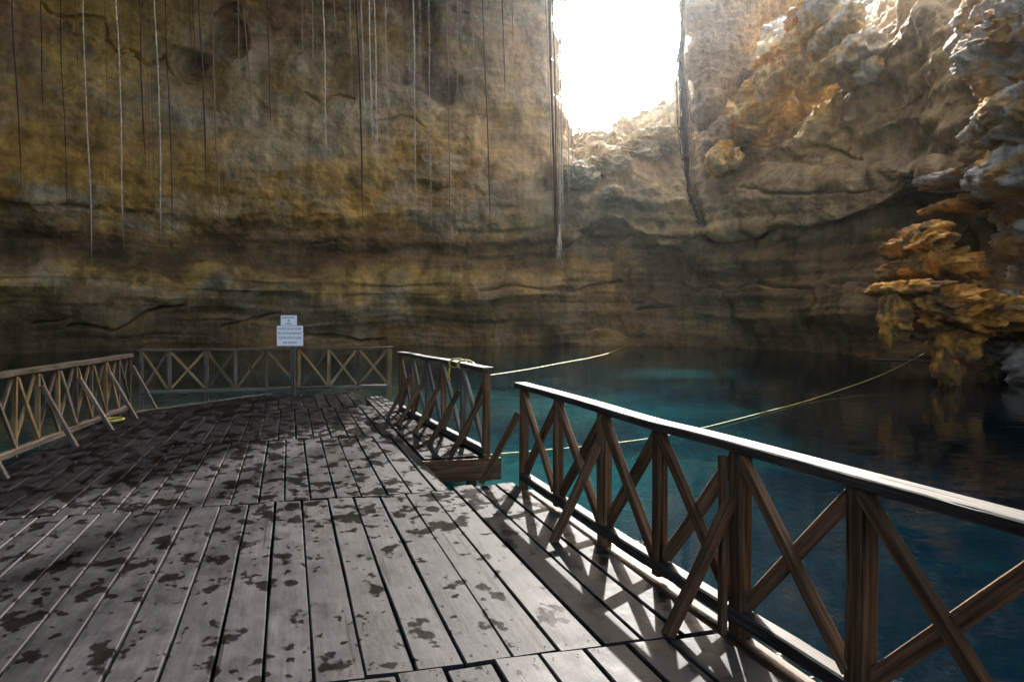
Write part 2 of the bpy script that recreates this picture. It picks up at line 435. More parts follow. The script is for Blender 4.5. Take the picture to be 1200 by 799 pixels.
def rock_relief(P, Nn, px, py, front):
    """Push the lattice along its normals: strata, lumps, knobs and cracks."""
    x, y, z = P[..., 0], P[..., 1], P[..., 2]
    warp = 0.8*fbm(x/14, y/14, z/14, 2, 5)
    up = ss(4, 9, z)
    right = ss(640, 720, px)*front
    h = 1.1*fbm(x/9, y/9, z/8, 3, 3)*front + 0.48*fbm(x/3.2, y/3.2, z/2.6, 4, 11)*(0.55 + 0.45*up)
    h = h + 0.30*fbm(x/30, y/30, (z+warp)/1.1, 3, 21)*(0.35 + 0.65*ss(12, 5, z))
    lum = fbm(x/1.1, y/1.1, z/1.0, 4, 31, 0.55)
    rid = fbm(x/2.6, y/2.6, z/2.2, 5, 41, 0.6, True)
    h = h + 0.10*lum*(0.5 + 0.5*up + 0.4*right) + 0.13*rid*up + rid*right*up*(0.12 + 0.40*np.exp(-(((px-925)/75)**2 + ((py-95)/75)**2)**1.5) + 0.5*np.exp(-(((px-745)/70)**2 + ((py-165)/40)**2)**1.5))
    h = h + 0.12*np.maximum(fbm(x/0.9, y/0.9, z/0.9, 3, 47), -0.1)*right*up
    h = h + 0.55*fbm(x/16, y/16, (z+warp)/2.2, 3, 57, 0.55)*right*up
    for pts, wd, dep in CRACKS:
        xs = [p[0] for p in pts]; ys = [p[1] for p in pts]
        sel = (px > min(xs)-14) & (px < max(xs)+14) & (py > min(ys)-14) & (py < max(ys)+14) & (front > 0.5)
        if not sel.any(): continue
        X = px[sel] + 4*lum[sel]; Y = py[sel] + 4*fbm(x[sel]/2, y[sel]/2, z[sel]/2, 2, 53)
        dmin = np.full(X.shape, 1e9)
        for (x0, y0), (x1, y1) in zip(pts[:-1], pts[1:]):
            t = np.clip(((X-x0)*(x1-x0) + (Y-y0)*(y1-y0))/((x1-x0)**2 + (y1-y0)**2), 0, 1)
            dmin = np.minimum(dmin, np.hypot(X-x0-t*(x1-x0), Y-y0-t*(y1-y0)))
        h[sel] -= dep*np.exp(-(dmin/wd)**2)
    return P + Nn*h[..., None]

def lattice_normals(P):
    a = np.gradient(P, axis=0); b = np.gradient(P, axis=1)
    n = np.cross(a, b)
    for ax in (0, 1):                      # soften, so relief does not tear at edges
        for _ in range(6):
            n = (np.roll(n, 1, ax) + 2*n + np.roll(n, -1, ax))/4 if ax == 0 else np.concatenate([n[:, :1], (n[:, :-2] + 2*n[:, 1:-1] + n[:, 2:])/4, n[:, -1:]], 1)
    n /= np.linalg.norm(n, axis=-1, keepdims=True) + 1e-9
    flip = np.sign(-(n[..., 0]*P[..., 0] + n[..., 1]*P[..., 1]) + 0.3*np.abs(n[..., 2])*np.hypot(P[..., 0], P[..., 1]))
    return n*np.where(flip == 0, 1, flip)[..., None]

SKYGAP = [(668, 158), (656, 120), (652, 60), (647, 0), (668, -30), (676, -80), (680, -150), (690, -420), (690, -3000), (2200, -3000), (2200, -420), (1240, -90), (1120, -50), (960, -18), (850, -14), (806, -10), (800, 50), (795, 92), (782, 118), (760, 128), (735, 140), (700, 160)]
def in_poly(X, Y, poly):
    ins = np.zeros(X.shape, bool)
    n = len(poly)
    for i in range(n):
        x0, y0 = poly[i]; x1, y1 = poly[(i+1) % n]
        c = ((y0 > Y) != (y1 > Y)) & (X < (x1-x0)*(Y-y0)/(y1-y0+1e-9) + x0)
        ins ^= c
    return ins

def tint_of(px, py, x, y, z):
    """Stone colour: mineral bands and stains, with some glow and shade painted in."""
    px, py = px + 26*fbm(x/5, y/5, z/5, 3, 61), py + 26*fbm(x/6, y/6, z/4, 4, 63)
    def c(*v): return np.array(v, dtype=np.float32)
    ochre, gold, brown, dark = c(.42, .265, .07), c(.56, .405, .13), c(.20, .130, .058), c(.10, .076, .040)
    grey, blue, cream, olive, pink = c(.43, .34, .205), c(.25, .265, .21), c(.64, .485, .27), c(.150, .108, .046), c(.38, .23, .16)
    T = np.empty(px.shape + (3,), np.float32); T[:] = grey
    def lay(col, w):
        nonlocal T
        w = np.clip(w, 0, 1)[..., None]
        T = T*(1-w) + col*w
    n1 = fbm(x/4.5, y/4.5, z/3.2, 5, 71, 0.6); n2 = fbm(x/7, y/7, z/4, 4, 75); n3 = fbm(x/2.2, y/2.2, z/3.2, 4, 79, 0.6)
    lay(blue, ss(0.05, 0.4, n2)*0.75*ss(700, 560, px))
    lay(gold, ss(-0.02, 0.25, n1)*0.75)
    lay(ochre, ss(90, 190, py)*ss(300, 240, py)*ss(-0.45, 0.12, n1)*ss(690, 560, px)*0.95)
    lay(ochre, ss(0.08, 0.4, n3)*0.5)
    lay(c(.54, .47, .34), ss(40, 380, px)*ss(700, 640, px)*ss(250, 90, py)*(0.62 + 0.8*n2))  # pale upper wall stands for the haze glow over it
    lay(pink, ss(0.12, 0.35, -n1)*0.6*ss(120, 40, py))
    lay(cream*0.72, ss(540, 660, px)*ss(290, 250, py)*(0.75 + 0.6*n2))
    lay(grey*0.8, ss(800, 880, px)*ss(290, 250, py)*(0.5 + 0.8*n2))  # wall round the crags darkened so they look sunlit
    lay(c(.20, .14, .075), ss(800, 815, px)*ss(1010, 940, px)*ss(150, 80, py)*0.85)  # far slope coloured dark to hold down its glare
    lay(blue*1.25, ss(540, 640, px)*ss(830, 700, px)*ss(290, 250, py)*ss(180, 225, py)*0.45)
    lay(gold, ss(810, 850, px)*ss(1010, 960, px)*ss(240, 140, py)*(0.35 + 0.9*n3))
    lay(c(.13, .095, .055), ss(850, 880, px)*ss(1060, 1000, px)*ss(60, 20, py)*0.9)  # dark tint against the bleached light at the slope's top
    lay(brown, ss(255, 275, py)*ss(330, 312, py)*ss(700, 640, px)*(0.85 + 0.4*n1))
    lay(dark, ss(278, 292, py)*ss(318, 302, py)*ss(420, 320, px)*(0.7 + 0.6*n3))  # recess shade put into the brown band
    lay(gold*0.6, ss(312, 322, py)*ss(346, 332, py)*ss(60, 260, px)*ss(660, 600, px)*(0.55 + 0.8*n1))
    lay(olive, ss(338, 352, py)*ss(720, 640, px)*(0.75 + 0.5*n1))  # olive lower wall, with the undercut's shade put into it
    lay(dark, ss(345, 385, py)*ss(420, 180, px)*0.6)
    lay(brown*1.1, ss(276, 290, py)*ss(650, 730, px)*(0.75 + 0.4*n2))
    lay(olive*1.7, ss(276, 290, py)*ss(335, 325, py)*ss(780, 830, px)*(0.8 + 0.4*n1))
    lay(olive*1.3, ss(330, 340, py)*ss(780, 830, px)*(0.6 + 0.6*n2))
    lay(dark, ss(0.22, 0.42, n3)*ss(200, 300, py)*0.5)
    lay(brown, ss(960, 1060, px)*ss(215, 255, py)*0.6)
    pit_tone = np.zeros(px.shape)  # hollows of the wall tinted dark
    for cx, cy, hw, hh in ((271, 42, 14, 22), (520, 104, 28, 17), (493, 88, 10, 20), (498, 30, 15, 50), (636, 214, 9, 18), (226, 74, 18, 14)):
        pit_tone = np.maximum(pit_tone, np.exp(-(((px-cx)/hw)**2 + ((py-cy)/hh)**2)**1.5))
    lay(c(.11, .09, .095), pit_tone*(0.5 + 0.6*n3))
    return T

def build_cave():
    phd = np.concatenate([np.linspace(-180, -44, 90)[:-1], np.linspace(-44, -36, 60)[:-1], np.linspace(-36, 37, 1350), np.linspace(37, 46, 70)[1:], np.linspace(46, 180, 90)[1:]])
    ph = DEG(phd)
    z = np.concatenate([np.linspace(-6, -0.7, 8)[:-1], np.linspace(-0.7, 9, 190)[:-1], np.linspace(9, 26, 230)[:-1], np.linspace(26, 80, 170)])
    PH, Z = np.meshgrid(ph, z, indexing='ij')
    R, PX, PY, FR = cave_base(PH, Z)
    P = np.stack([R*np.sin(PH), R*np.cos(PH), Z], -1)
    P = rock_relief(P, lattice_normals(P), PX, PY, FR)
    X, Y, Z = P[..., 0], P[..., 1], P[..., 2]
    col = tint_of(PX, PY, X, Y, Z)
    j = 5*fbm(X/2.5, Y/2.5, Z/2.5, 3, 91); j2 = 6*fbm(X/2, Y/2, Z/2, 3, 95)
    gap = in_poly(PX + j, PY + j2, SKYGAP) & (np.abs(np.degrees(PH)) < 61)
    gap |= (np.abs(np.degrees(PH)) > 128) & (Z > 5.5 + 0.3*j)  # opening added in the unseen back wall, lights the sign from the front
    gap = gap[:-1, :-1]
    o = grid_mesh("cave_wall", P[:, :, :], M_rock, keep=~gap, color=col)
    tag(o, kind='structure')
    return o
cave = build_cave()

def build_roof():
    xs = np.linspace(-66, 60, 200); ys = np.linspace(-26, 80, 170)
    X, Y = np.meshgrid(xs, ys, indexing='ij')
    Z = 27.0 + 2.2*fbm(X/12, Y/12, X*0+0.3, 4, 101) + 0.7*fbm(X/2.5, Y/2.5, X*0+1.3, 3, 107) - 0.0022*((X+8)**2)*0.6
    j = 3.0*fbm(X/6, Y/6, X*0+5.1, 3, 111)
    hole = ((X + j > 2.8) & (Y + j > 13)) | ((Y + j > 15) & (Y + j < 27) & (X + j > -8))  # unseen openings, widened for the skylight they give the walls
    ang = np.arctan2(X, Y)
    outside = np.hypot(X, Y) > base_r(np.degrees(ang)) + 3
    keep = ~(hole | outside)[:-1, :-1]
    P = np.stack([X, Y, Z], -1)[:, ::-1]
    keep = keep[:, ::-1]
    T = np.empty(P.shape, np.float32); T[:] = (.22, .19, .14)
    o = grid_mesh("cave_roof", P, M_rock, keep=keep, color=T)
    s = o.modifiers.new("thickness", 'SOLIDIFY'); s.thickness = 1.6; s.offset = 0
    tag(o, kind='structure')
    return o
build_roof()

def build_bed():
    xs = np.linspace(-66, 62, 320); ys = np.linspace(-26, 66, 240)
    X, Y = np.meshgrid(xs, ys, indexing='ij')
    Z = -3.6 - 1.6*fbm(X/9, Y/9, X*0, 4, 121) - 0.8*fbm(X/2.2, Y/2.2, X*0, 3, 123) - 3.0*ss(4, 22, X) + (2.3 + 1.4*fbm(X/3.5, Y/3.5, X*0+2, 3, 127))*np.exp(-(((X-2.5)/6)**2 + ((Y-23)/10)**2))
    Z = np.minimum(Z, -1.0)
    o = grid_mesh("lake_bed", np.stack([X, Y, Z], -1), M_bed)
    tag(o, kind='structure')
build_bed()
wx = np.linspace(-66, 62, 40); wy = np.linspace(-26, 66, 40)
WX, WY = np.meshgrid(wx, wy, indexing='ij')
water = grid_mesh("water", np.stack([WX, WY, np.full(WX.shape, WATER_Z)], -1), M_water)
tag(water, kind='structure')

# ------------------------------------------------------------------ crags that stand out from the wall
def at(px, py, Y):
    return np.array([(px-600)/900*Y, Y, 1.65 + (HOR-py)/900*Y])

def crag(name, lobes, tint, label, seed, amp=0.28, scale=1.0, tint2=None, res=90):
    """lobes: (px, py, distance, half width, half height, half depth) in metres; all lobes are one rock."""
    V, Fc, T = [], [], []
    base = 0
    for k, (px, py, Yd, hx, hz, hy) in enumerate(lobes):
        c = at(px, py, Yd)
        n = max(24, int(res*min(1.6, max(hx, hz)/1.6))); m_ = n*2
        th = np.linspace(0.02, math.pi-0.02, n); la = np.linspace(0, 2*math.pi, m_, endpoint=False)
        TH, LA = np.meshgrid(th, la, indexing='ij')
        d = np.stack([np.sin(TH)*np.cos(LA), np.sin(TH)*np.sin(LA), np.cos(TH)], -1)
        p = c + d*np.array([hx, hy, hz])
        x, y, zz = p[..., 0]/scale, p[..., 1]/scale, p[..., 2]/scale
        big = fbm(x/1.5, y/1.9, zz/1.5, 3, seed)
        rid = fbm(x/0.75, y/0.9, zz/0.75, 5, seed+5, 0.6, True)
        fine = fbm(x/0.28, y/0.28, zz/0.26, 3, seed+9, 0.6)
        f = 1 + 0.42*big + amp*1.0*rid
        p = c + d*np.array([hx, hy, hz])*f[..., None] + d*(0.10*scale*fine)[..., None]
        idx = np.arange(n*m_).reshape(n, m_) + base
        nx = np.roll(idx, -1, axis=1)
        q = np.stack([idx[:-1], idx[1:], nx[1:], nx[:-1]], -1).reshape(-1, 4)
        Fc.append(q); V.append(p.reshape(-1, 3)); base += n*m_
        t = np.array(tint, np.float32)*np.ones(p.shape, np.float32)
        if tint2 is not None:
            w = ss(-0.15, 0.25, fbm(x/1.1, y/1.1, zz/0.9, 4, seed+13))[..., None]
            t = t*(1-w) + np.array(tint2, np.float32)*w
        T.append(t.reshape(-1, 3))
    V = np.concatenate(V); q = np.concatenate(Fc); T = np.concatenate(T)
    me = bpy.data.meshes.new(name)
    me.vertices.add(len(V)); me.vertices.foreach_set("co", V.astype(np.float32).ravel())
    me.loops.add(q.size); me.loops.foreach_set("vertex_index", q.ravel().astype(np.int32))
    me.polygons.add(len(q))
    me.polygons.foreach_set("loop_start", np.arange(0, q.size, 4, dtype=np.int32))
    me.polygons.foreach_set("loop_total", np.full(len(q), 4, dtype=np.int32))
    me.polygons.foreach_set("use_smooth", np.ones(len(q), dtype=bool))
    me.update(calc_edges=True)
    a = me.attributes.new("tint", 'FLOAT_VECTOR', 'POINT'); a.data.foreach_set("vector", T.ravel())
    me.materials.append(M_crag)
    o = bpy.data.objects.new(name, me); C.objects.link(o)
    tag(o, label, 'rock')
    return o

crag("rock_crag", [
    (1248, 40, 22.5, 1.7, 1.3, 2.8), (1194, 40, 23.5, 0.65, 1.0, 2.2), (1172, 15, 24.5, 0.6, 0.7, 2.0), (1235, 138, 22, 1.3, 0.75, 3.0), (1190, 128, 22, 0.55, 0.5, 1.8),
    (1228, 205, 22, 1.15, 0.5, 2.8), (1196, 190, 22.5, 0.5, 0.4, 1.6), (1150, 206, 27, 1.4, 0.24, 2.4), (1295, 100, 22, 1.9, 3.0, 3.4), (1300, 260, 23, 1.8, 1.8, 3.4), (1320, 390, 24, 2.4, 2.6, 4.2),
    ], (.72, .65, .57), "tall pale knobbly crag with white lumps jutting out high over the dark water", 201, amp=0.34, tint2=(.60, .36, .13), res=120)  # pale tint stands in for sun on the lumps
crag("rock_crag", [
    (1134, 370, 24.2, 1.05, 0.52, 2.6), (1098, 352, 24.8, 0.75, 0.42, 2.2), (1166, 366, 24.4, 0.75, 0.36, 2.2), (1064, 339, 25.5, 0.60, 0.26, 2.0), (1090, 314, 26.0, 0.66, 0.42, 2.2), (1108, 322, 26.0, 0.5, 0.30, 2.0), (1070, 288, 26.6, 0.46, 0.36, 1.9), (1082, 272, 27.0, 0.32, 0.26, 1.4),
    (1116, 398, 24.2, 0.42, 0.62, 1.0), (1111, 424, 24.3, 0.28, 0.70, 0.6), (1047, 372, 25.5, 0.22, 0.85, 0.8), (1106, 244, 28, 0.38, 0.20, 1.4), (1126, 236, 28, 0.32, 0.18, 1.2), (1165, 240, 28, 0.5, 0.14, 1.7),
    ], (.95, .47, .085), "low boulder shelf coloured sunlit gold, reaching down to the water under the dark overhang", 231, amp=0.42, scale=0.72, tint2=(.34, .19, .065), res=130)  # sunlit gold and shaded brown are put into the tints

crag("rock_crag", [
    (1205, 380, 25.5, 1.2, 0.55, 2.6), (1290, 405, 26, 1.9, 1.2, 3.8), (1230, 420, 26, 1.2, 0.8, 2.6),
    ], (.24, .155, .075), "boulder coloured shade-dark brown at the water's edge behind the golden shelf", 236, amp=0.34, tint2=(.15, .10, .055), res=100)  # darker copy of the shelf rock, coloured as its shaded part
crag("rock_crag", [
    (848, -60, 56, 2.3, 2.6, 2.4), (840, 8, 55.2, 2.0, 2.2, 2.2), (835, 68, 54.6, 1.75, 2.0, 2.2), (829, 122, 54, 1.15, 1.5, 1.8), (862, 40, 55.8, 1.3, 2.6, 2.0), (885, 0, 57, 1.5, 2.0, 2.0), (915, -12, 57, 1.6, 1.6, 2.0), (866, 90, 55, 1.0, 1.4, 1.8), (845, 165, 53, 1.0, 1.2, 1.8), (846, 35, 55.2, 1.9, 1.8, 2.0), (838, 95, 54.5, 1.5, 1.6, 2.0),
    ], (.50, .39, .24), "smooth tan buttress forming the upright side of the skylight beside the dark root column", 291, amp=0.13, scale=2.6, tint2=(.40, .32, .22), res=60)
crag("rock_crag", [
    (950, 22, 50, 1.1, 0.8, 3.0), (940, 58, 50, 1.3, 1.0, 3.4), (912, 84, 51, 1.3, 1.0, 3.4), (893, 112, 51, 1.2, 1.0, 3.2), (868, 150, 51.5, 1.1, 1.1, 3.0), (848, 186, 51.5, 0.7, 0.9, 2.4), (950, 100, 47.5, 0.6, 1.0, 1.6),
    ], (.90, .67, .30), "ridge of knobbly stone coloured sunlit cream, slanting down beside the skylight", 261, amp=0.40, scale=1.8, tint2=(.82, .50, .13), res=80)  # sunlight on the ridge is put into its colour
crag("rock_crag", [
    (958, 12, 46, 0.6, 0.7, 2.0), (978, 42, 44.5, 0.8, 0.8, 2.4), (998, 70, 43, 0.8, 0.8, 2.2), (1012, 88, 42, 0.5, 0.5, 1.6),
    ], (.82, .77, .66), "small white ragged lump hanging between the cream ridge and the tall crag", 271, amp=0.42, scale=1.6, tint2=(.76, .58, .28), res=80)  # white tint carries the light on this lump
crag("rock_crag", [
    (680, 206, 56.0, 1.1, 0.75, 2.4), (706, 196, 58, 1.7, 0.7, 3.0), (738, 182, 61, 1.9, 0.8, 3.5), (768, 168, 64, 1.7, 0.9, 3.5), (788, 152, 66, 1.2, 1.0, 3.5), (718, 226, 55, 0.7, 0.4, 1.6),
    ], (.80, .74, .56), "ledge coloured bright as if sunlit, rising diagonally under the skylight", 281, amp=0.36, scale=1.9, tint2=(.70, .58, .34), res=80)  # bright colour takes the place of sun on the ledge

# ------------------------------------------------------------------ deck frame: local x = across the boards (v), local y = along them (u)
A_DECK = math.atan2(0.279, 0.960)
def D(v, u, z=0.0): return Vector((v, u, z))
def to_deck(px, py, Y):
    p = at(px, py, Y)
    c, s = math.cos(A_DECK), math.sin(A_DECK)
    return Vector((p[0]*c + p[1]*s, -p[0]*s + p[1]*c, p[2]))

def plank(name, v0, v1, u0, u1, mat, parent, top=0.0, th=0.045, seed=0, segs=5):
    r = random.Random(seed)
    verts, faces, loc = [], [], []
    bev = 0.006
    ring = 8
    wob0 = [r.uniform(-0.004, 0.004) for _ in range(segs+1)]; wob1 = [r.uniform(-0.004, 0.004) for _ in range(segs+1)]
    tilt = r.uniform(-0.003, 0.003); end = r.uniform(-0.003, 0.003)
    lo = (r.uniform(-9, 9), r.uniform(-9, 9), r.uniform(-40, 40))
    vc = (v0+v1)/2
    for i in range(segs+1):
        t = i/segs; u = u0 + (u1-u0)*t
        a = v0 + wob0[i]; b = v1 + wob1[i]
        zt = top + end*t; zc = zt - 0.002
        prof = [(a+bev, zt-tilt), (b-bev, zt+tilt), (b, zt-bev+tilt), (b, zt-th), (b-bev, zt-th-0.001), (a+bev, zt-th-0.001), (a, zt-th), (a, zt-bev-tilt)]
        for (v, z) in prof:
            verts.append((v, u, z)); loc.append((v-vc+lo[0], z+lo[1], u+lo[2]))
    for i in range(segs):
        for k in range(ring):
            a = i*ring+k; b = i*ring+(k+1) % ring
            faces.append((a, b, b+ring, a+ring))
    faces.append(tuple(range(ring-1, -1, -1))[::-1]); faces.append(tuple(segs*ring + k for k in range(ring))[::-1])
    o = mesh_obj(name, verts, faces, mat, parent, attrs={"loc": loc})
    return o

def beam(name, pts, w, t, mat, parent, up=Vector((0, 0, 1)), seed=None, rough=0.004, twist=0.0):
    """A sawn timber along a run of points; w across (perpendicular to up), t along up."""
    r = random.Random(seed if seed is not None else random.random())
    pts = [Vector(p) for p in pts]
    dense = []
    for a, b in zip(pts[:-1], pts[1:]):
        n = max(2, int((b-a).length/0.35))
        for i in range(n): dense.append(a.lerp(b, i/n))
    dense.append(pts[-1])
    verts, faces, loc = [], [], []
    bev = min(w, t)*0.12
    lo = (r.uniform(-9, 9), r.uniform(-9, 9), r.uniform(-40, 40))
    s = 0.0
    for i, p in enumerate(dense):
        d = (dense[min(i+1, len(dense)-1)] - dense[max(i-1, 0)]).normalized()
        side = d.cross(up)
        if side.length < 1e-4: side = d.cross(Vector((0, 1, 0)))
        side.normalize(); u2 = side.cross(d).normalized()
        if i: s += (p - dense[i-1]).length
        hw = w/2*(1+r.uniform(-.03, .03)); ht = t/2*(1+r.uniform(-.03, .03))
        cx, cy = r.uniform(-rough, rough), r.uniform(-rough, rough)
        for (a, b) in ((-hw+bev, ht), (hw-bev, ht), (hw, ht-bev), (hw, -ht+bev), (hw-bev, -ht), (-hw+bev, -ht), (-hw, -ht+bev), (-hw, ht-bev)):
            verts.append(p + side*(a+cx) + u2*(b+cy)); loc.append((a+lo[0], b+lo[1], s+lo[2]))
    n = len(dense)
    for i in range(n-1):
        for k in range(8):
            a = i*8+k; b = i*8+(k+1) % 8
            faces.append((a, b, b+8, a+8))
    faces.append(tuple(range(8))); faces.append(tuple((n-1)*8 + k for k in range(7, -1, -1)))
    o = mesh_obj(name, verts, faces, mat, parent, attrs={"loc": loc})
    me = o.data
    bm = bmesh.new(); bm.from_mesh(me); bmesh.ops.recalc_face_normals(bm, faces=bm.faces); bm.to_mesh(me); bm.free()
    return o

def fix_normals(o):
    bm = bmesh.new(); bm.from_mesh(o.data); bmesh.ops.recalc_face_normals(bm, faces=bm.faces); bm.to_mesh(o.data); bm.free()

# ------------------------------------------------------------------ main deck
deck = empty("wooden_deck", (0, 0, 0), A_DECK)
tag(deck, "broad weathered grey board deck with wet patches standing on the cave pool", 'deck')
SP = 0.2345
nails = []
def lay_row(u0, u1, v_off, vmin, vmax, seed, vfun=None, gap=0.017):
    k0 = math.floor((vmin - v_off)/SP + 0.5); r = random.Random(seed)
    v = v_off + k0*SP
    while v + SP*0.6 < vmax:
        b = v + SP + r.uniform(-.012, .012)
        if vmax - b < SP*0.4: b = vmax
        ua, ub = u0 + r.uniform(-.02, .02) + 0.012, u1 + r.uniform(-.025, .025) - 0.012
        if vfun: ub = min(ub, vfun((v+b)/2) + r.uniform(-.05, .05))
        if ub - ua > 0.25:
            g = gap*r.uniform(0.6, 1.35)
            tz = r.uniform(-.004, .004)
            o = plank("plank", v + g/2, b - g/2, ua, ub, M_plank, deck, top=tz, seed=r.randint(0, 10**6)); fix_normals(o)
            for uu in (ua+0.06, ub-0.06, (ua+ub)/2):
                for vv in (v+0.05, b-0.05): nails.append((vv+r.uniform(-.012, .012), uu+r.uniform(-.02, .02), tz+0.001))
        v = b
V_EDGE = 1.49
cut = lambda v: 14.8 + (v + 2.47)*1.26 if v < -0.33 else 17.2
lay_row(0.02, 3.58, 0.09, -3.55, 2.17, 1)
lay_row(-3.4, 0.0, 0.02, -3.55, 2.17, 2)
lay_row(3.58, 7.2, 0.115, -3.35, V_EDGE + 0.03, 3)
lay_row(7.2, 10.82, 0.031, -3.08, V_EDGE, 4)
lay_row(10.82, 14.4, 0.10, -2.84, V_EDGE, 5)
lay_row(14.4, 17.2, 0.02, -2.85, V_EDGE - 0.1, 6, cut)
for i, (a, b) in enumerate(((1.53, 1.75), (1.755, 1.97), (1.975, 2.17))):
    o = plank("plank", a, b-0.014, 3.6, 7.36 + (0.02, -0.03, 0.01)[i], M_plank, deck, top=(0.003, -0.002, 0.002)[i], seed=900+i); fix_normals(o)
nv, nf = [], []
for (v, u, z) in nails:
    b0 = len(nv)
    for k in range(6): nv.append((v + 0.0055*math.cos(k*1.047), u + 0.0055*math.sin(k*1.047), z + 0.0035))
    nf.append(tuple(range(b0, b0+6)))
o = mesh_obj("nail_head", nv, nf, M_nail, deck); tag(o, kind='stuff')
for i, u in enumerate((-3.2, -1.7, -0.1, 0.15, 1.8, 3.4, 3.75, 5.4, 7.02, 7.38, 9.0, 10.65, 11.0, 12.6, 14.2, 14.6, 15.9, 17.0)):
    ve = 2.15 if u < 7.4 else V_EDGE - 0.03
    vs = -2.83 if u < 14.7 else min(-2.47 + (u-14.8)/1.26 + 0.2, -0.3)
    beam("joist", [D(vs, u, -0.115), D(ve, u, -0.115)], 0.07, 0.12, M_dark, deck, seed=i)
for i, v in enumerate((-2.75, -0.6, V_EDGE - 0.12)):
    beam("bearer", [D(v, -3.4, -0.255), D(v, 14.7 if v < -2 else 16.9, -0.255)], 0.09, 0.15, M_dark, deck, seed=30+i)
beam("bearer", [D(2.12, -3.4, -0.255), D(2.12, 7.4, -0.255)], 0.09, 0.15, M_dark, deck, seed=35)
for i, (v, u) in enumerate([(v, u) for v in (-2.75, -0.6, V_EDGE-0.12) for u in (-2, 2, 5.6, 9.2, 12.8)] + [(2.12, 7.1), (2.12, 3.4), (2.12, -0.2), (-0.6, 16.6), (1.37, 16.6)]):
    beam("pile", [D(v, u, -0.33), D(v, u, -6.5)], 0.13, 0.13, M_dark, deck, up=Vector((0, 1, 0)), seed=60+i)
beam("edge_board", [D(-2.55, 14.62, -0.02), D(-0.36, 17.38, -0.02)], 0.04, 0.09, M_grey, deck, seed=91)

# ------------------------------------------------------------------ side platform beyond the gap
side = empty("side_platform", (0, 0, 0), A_DECK)
tag(side, "narrow lower board platform under the middle railing, striped with railing shadows", 'platform')
def vright(u): return 2.36 - (u-9.0)*0.062
for i in range(4):
    f0, f1 = i/4, (i+1)/4
    for j, (ua, ub) in enumerate(((9.0, 12.7), (12.72, 16.4))):
        va = lambda u, f: 1.53 + (vright(u) - 1.53)*f
        verts = []
        o = plank("plank", 0, 1, ua, ub, M_plank, side, top=-0.018 + 0.003*((i*7+j*3) % 3), seed=500+i*10+j); fix_normals(o)
        for vtx in o.data.vertices:
            u = vtx.co.y; t = vtx.co.x
            vtx.co.x = va(u, f0) + 0.008 + (va(u, f1) - va(u, f0) - 0.016)*t
beam("fascia_board", [D(1.45, 8.97, -0.17), D(2.46, 8.95, -0.17)], 0.05, 0.26, M_dark, side, seed=201)
for i, u in enumerate((9.15, 10.9, 12.6, 14.4, 16.2)):
    beam("joist", [D(1.55, u, -0.125), D(vright(u), u, -0.125)], 0.07, 0.11, M_dark, side, seed=210+i)
beam("bearer", [D(1.66, 9.0, -0.255), D(1.66, 16.4, -0.255)], 0.08, 0.14, M_dark, side, seed=220)
beam("bearer", [D(2.24, 9.0, -0.255), D(1.84, 16.4, -0.255)], 0.08, 0.14, M_dark, side, seed=221)
for i, (v, u) in enumerate(((1.66, 9.4), (2.2, 9.4), (1.66, 12.8), (2.04, 12.8), (1.66, 16.0), (1.86, 16.0))):
    beam("pile", [D(v, u, -0.32), D(v, u, -6.5)], 0.12, 0.12, M_dark, side, up=Vector((0, 1, 0)), seed=230+i)

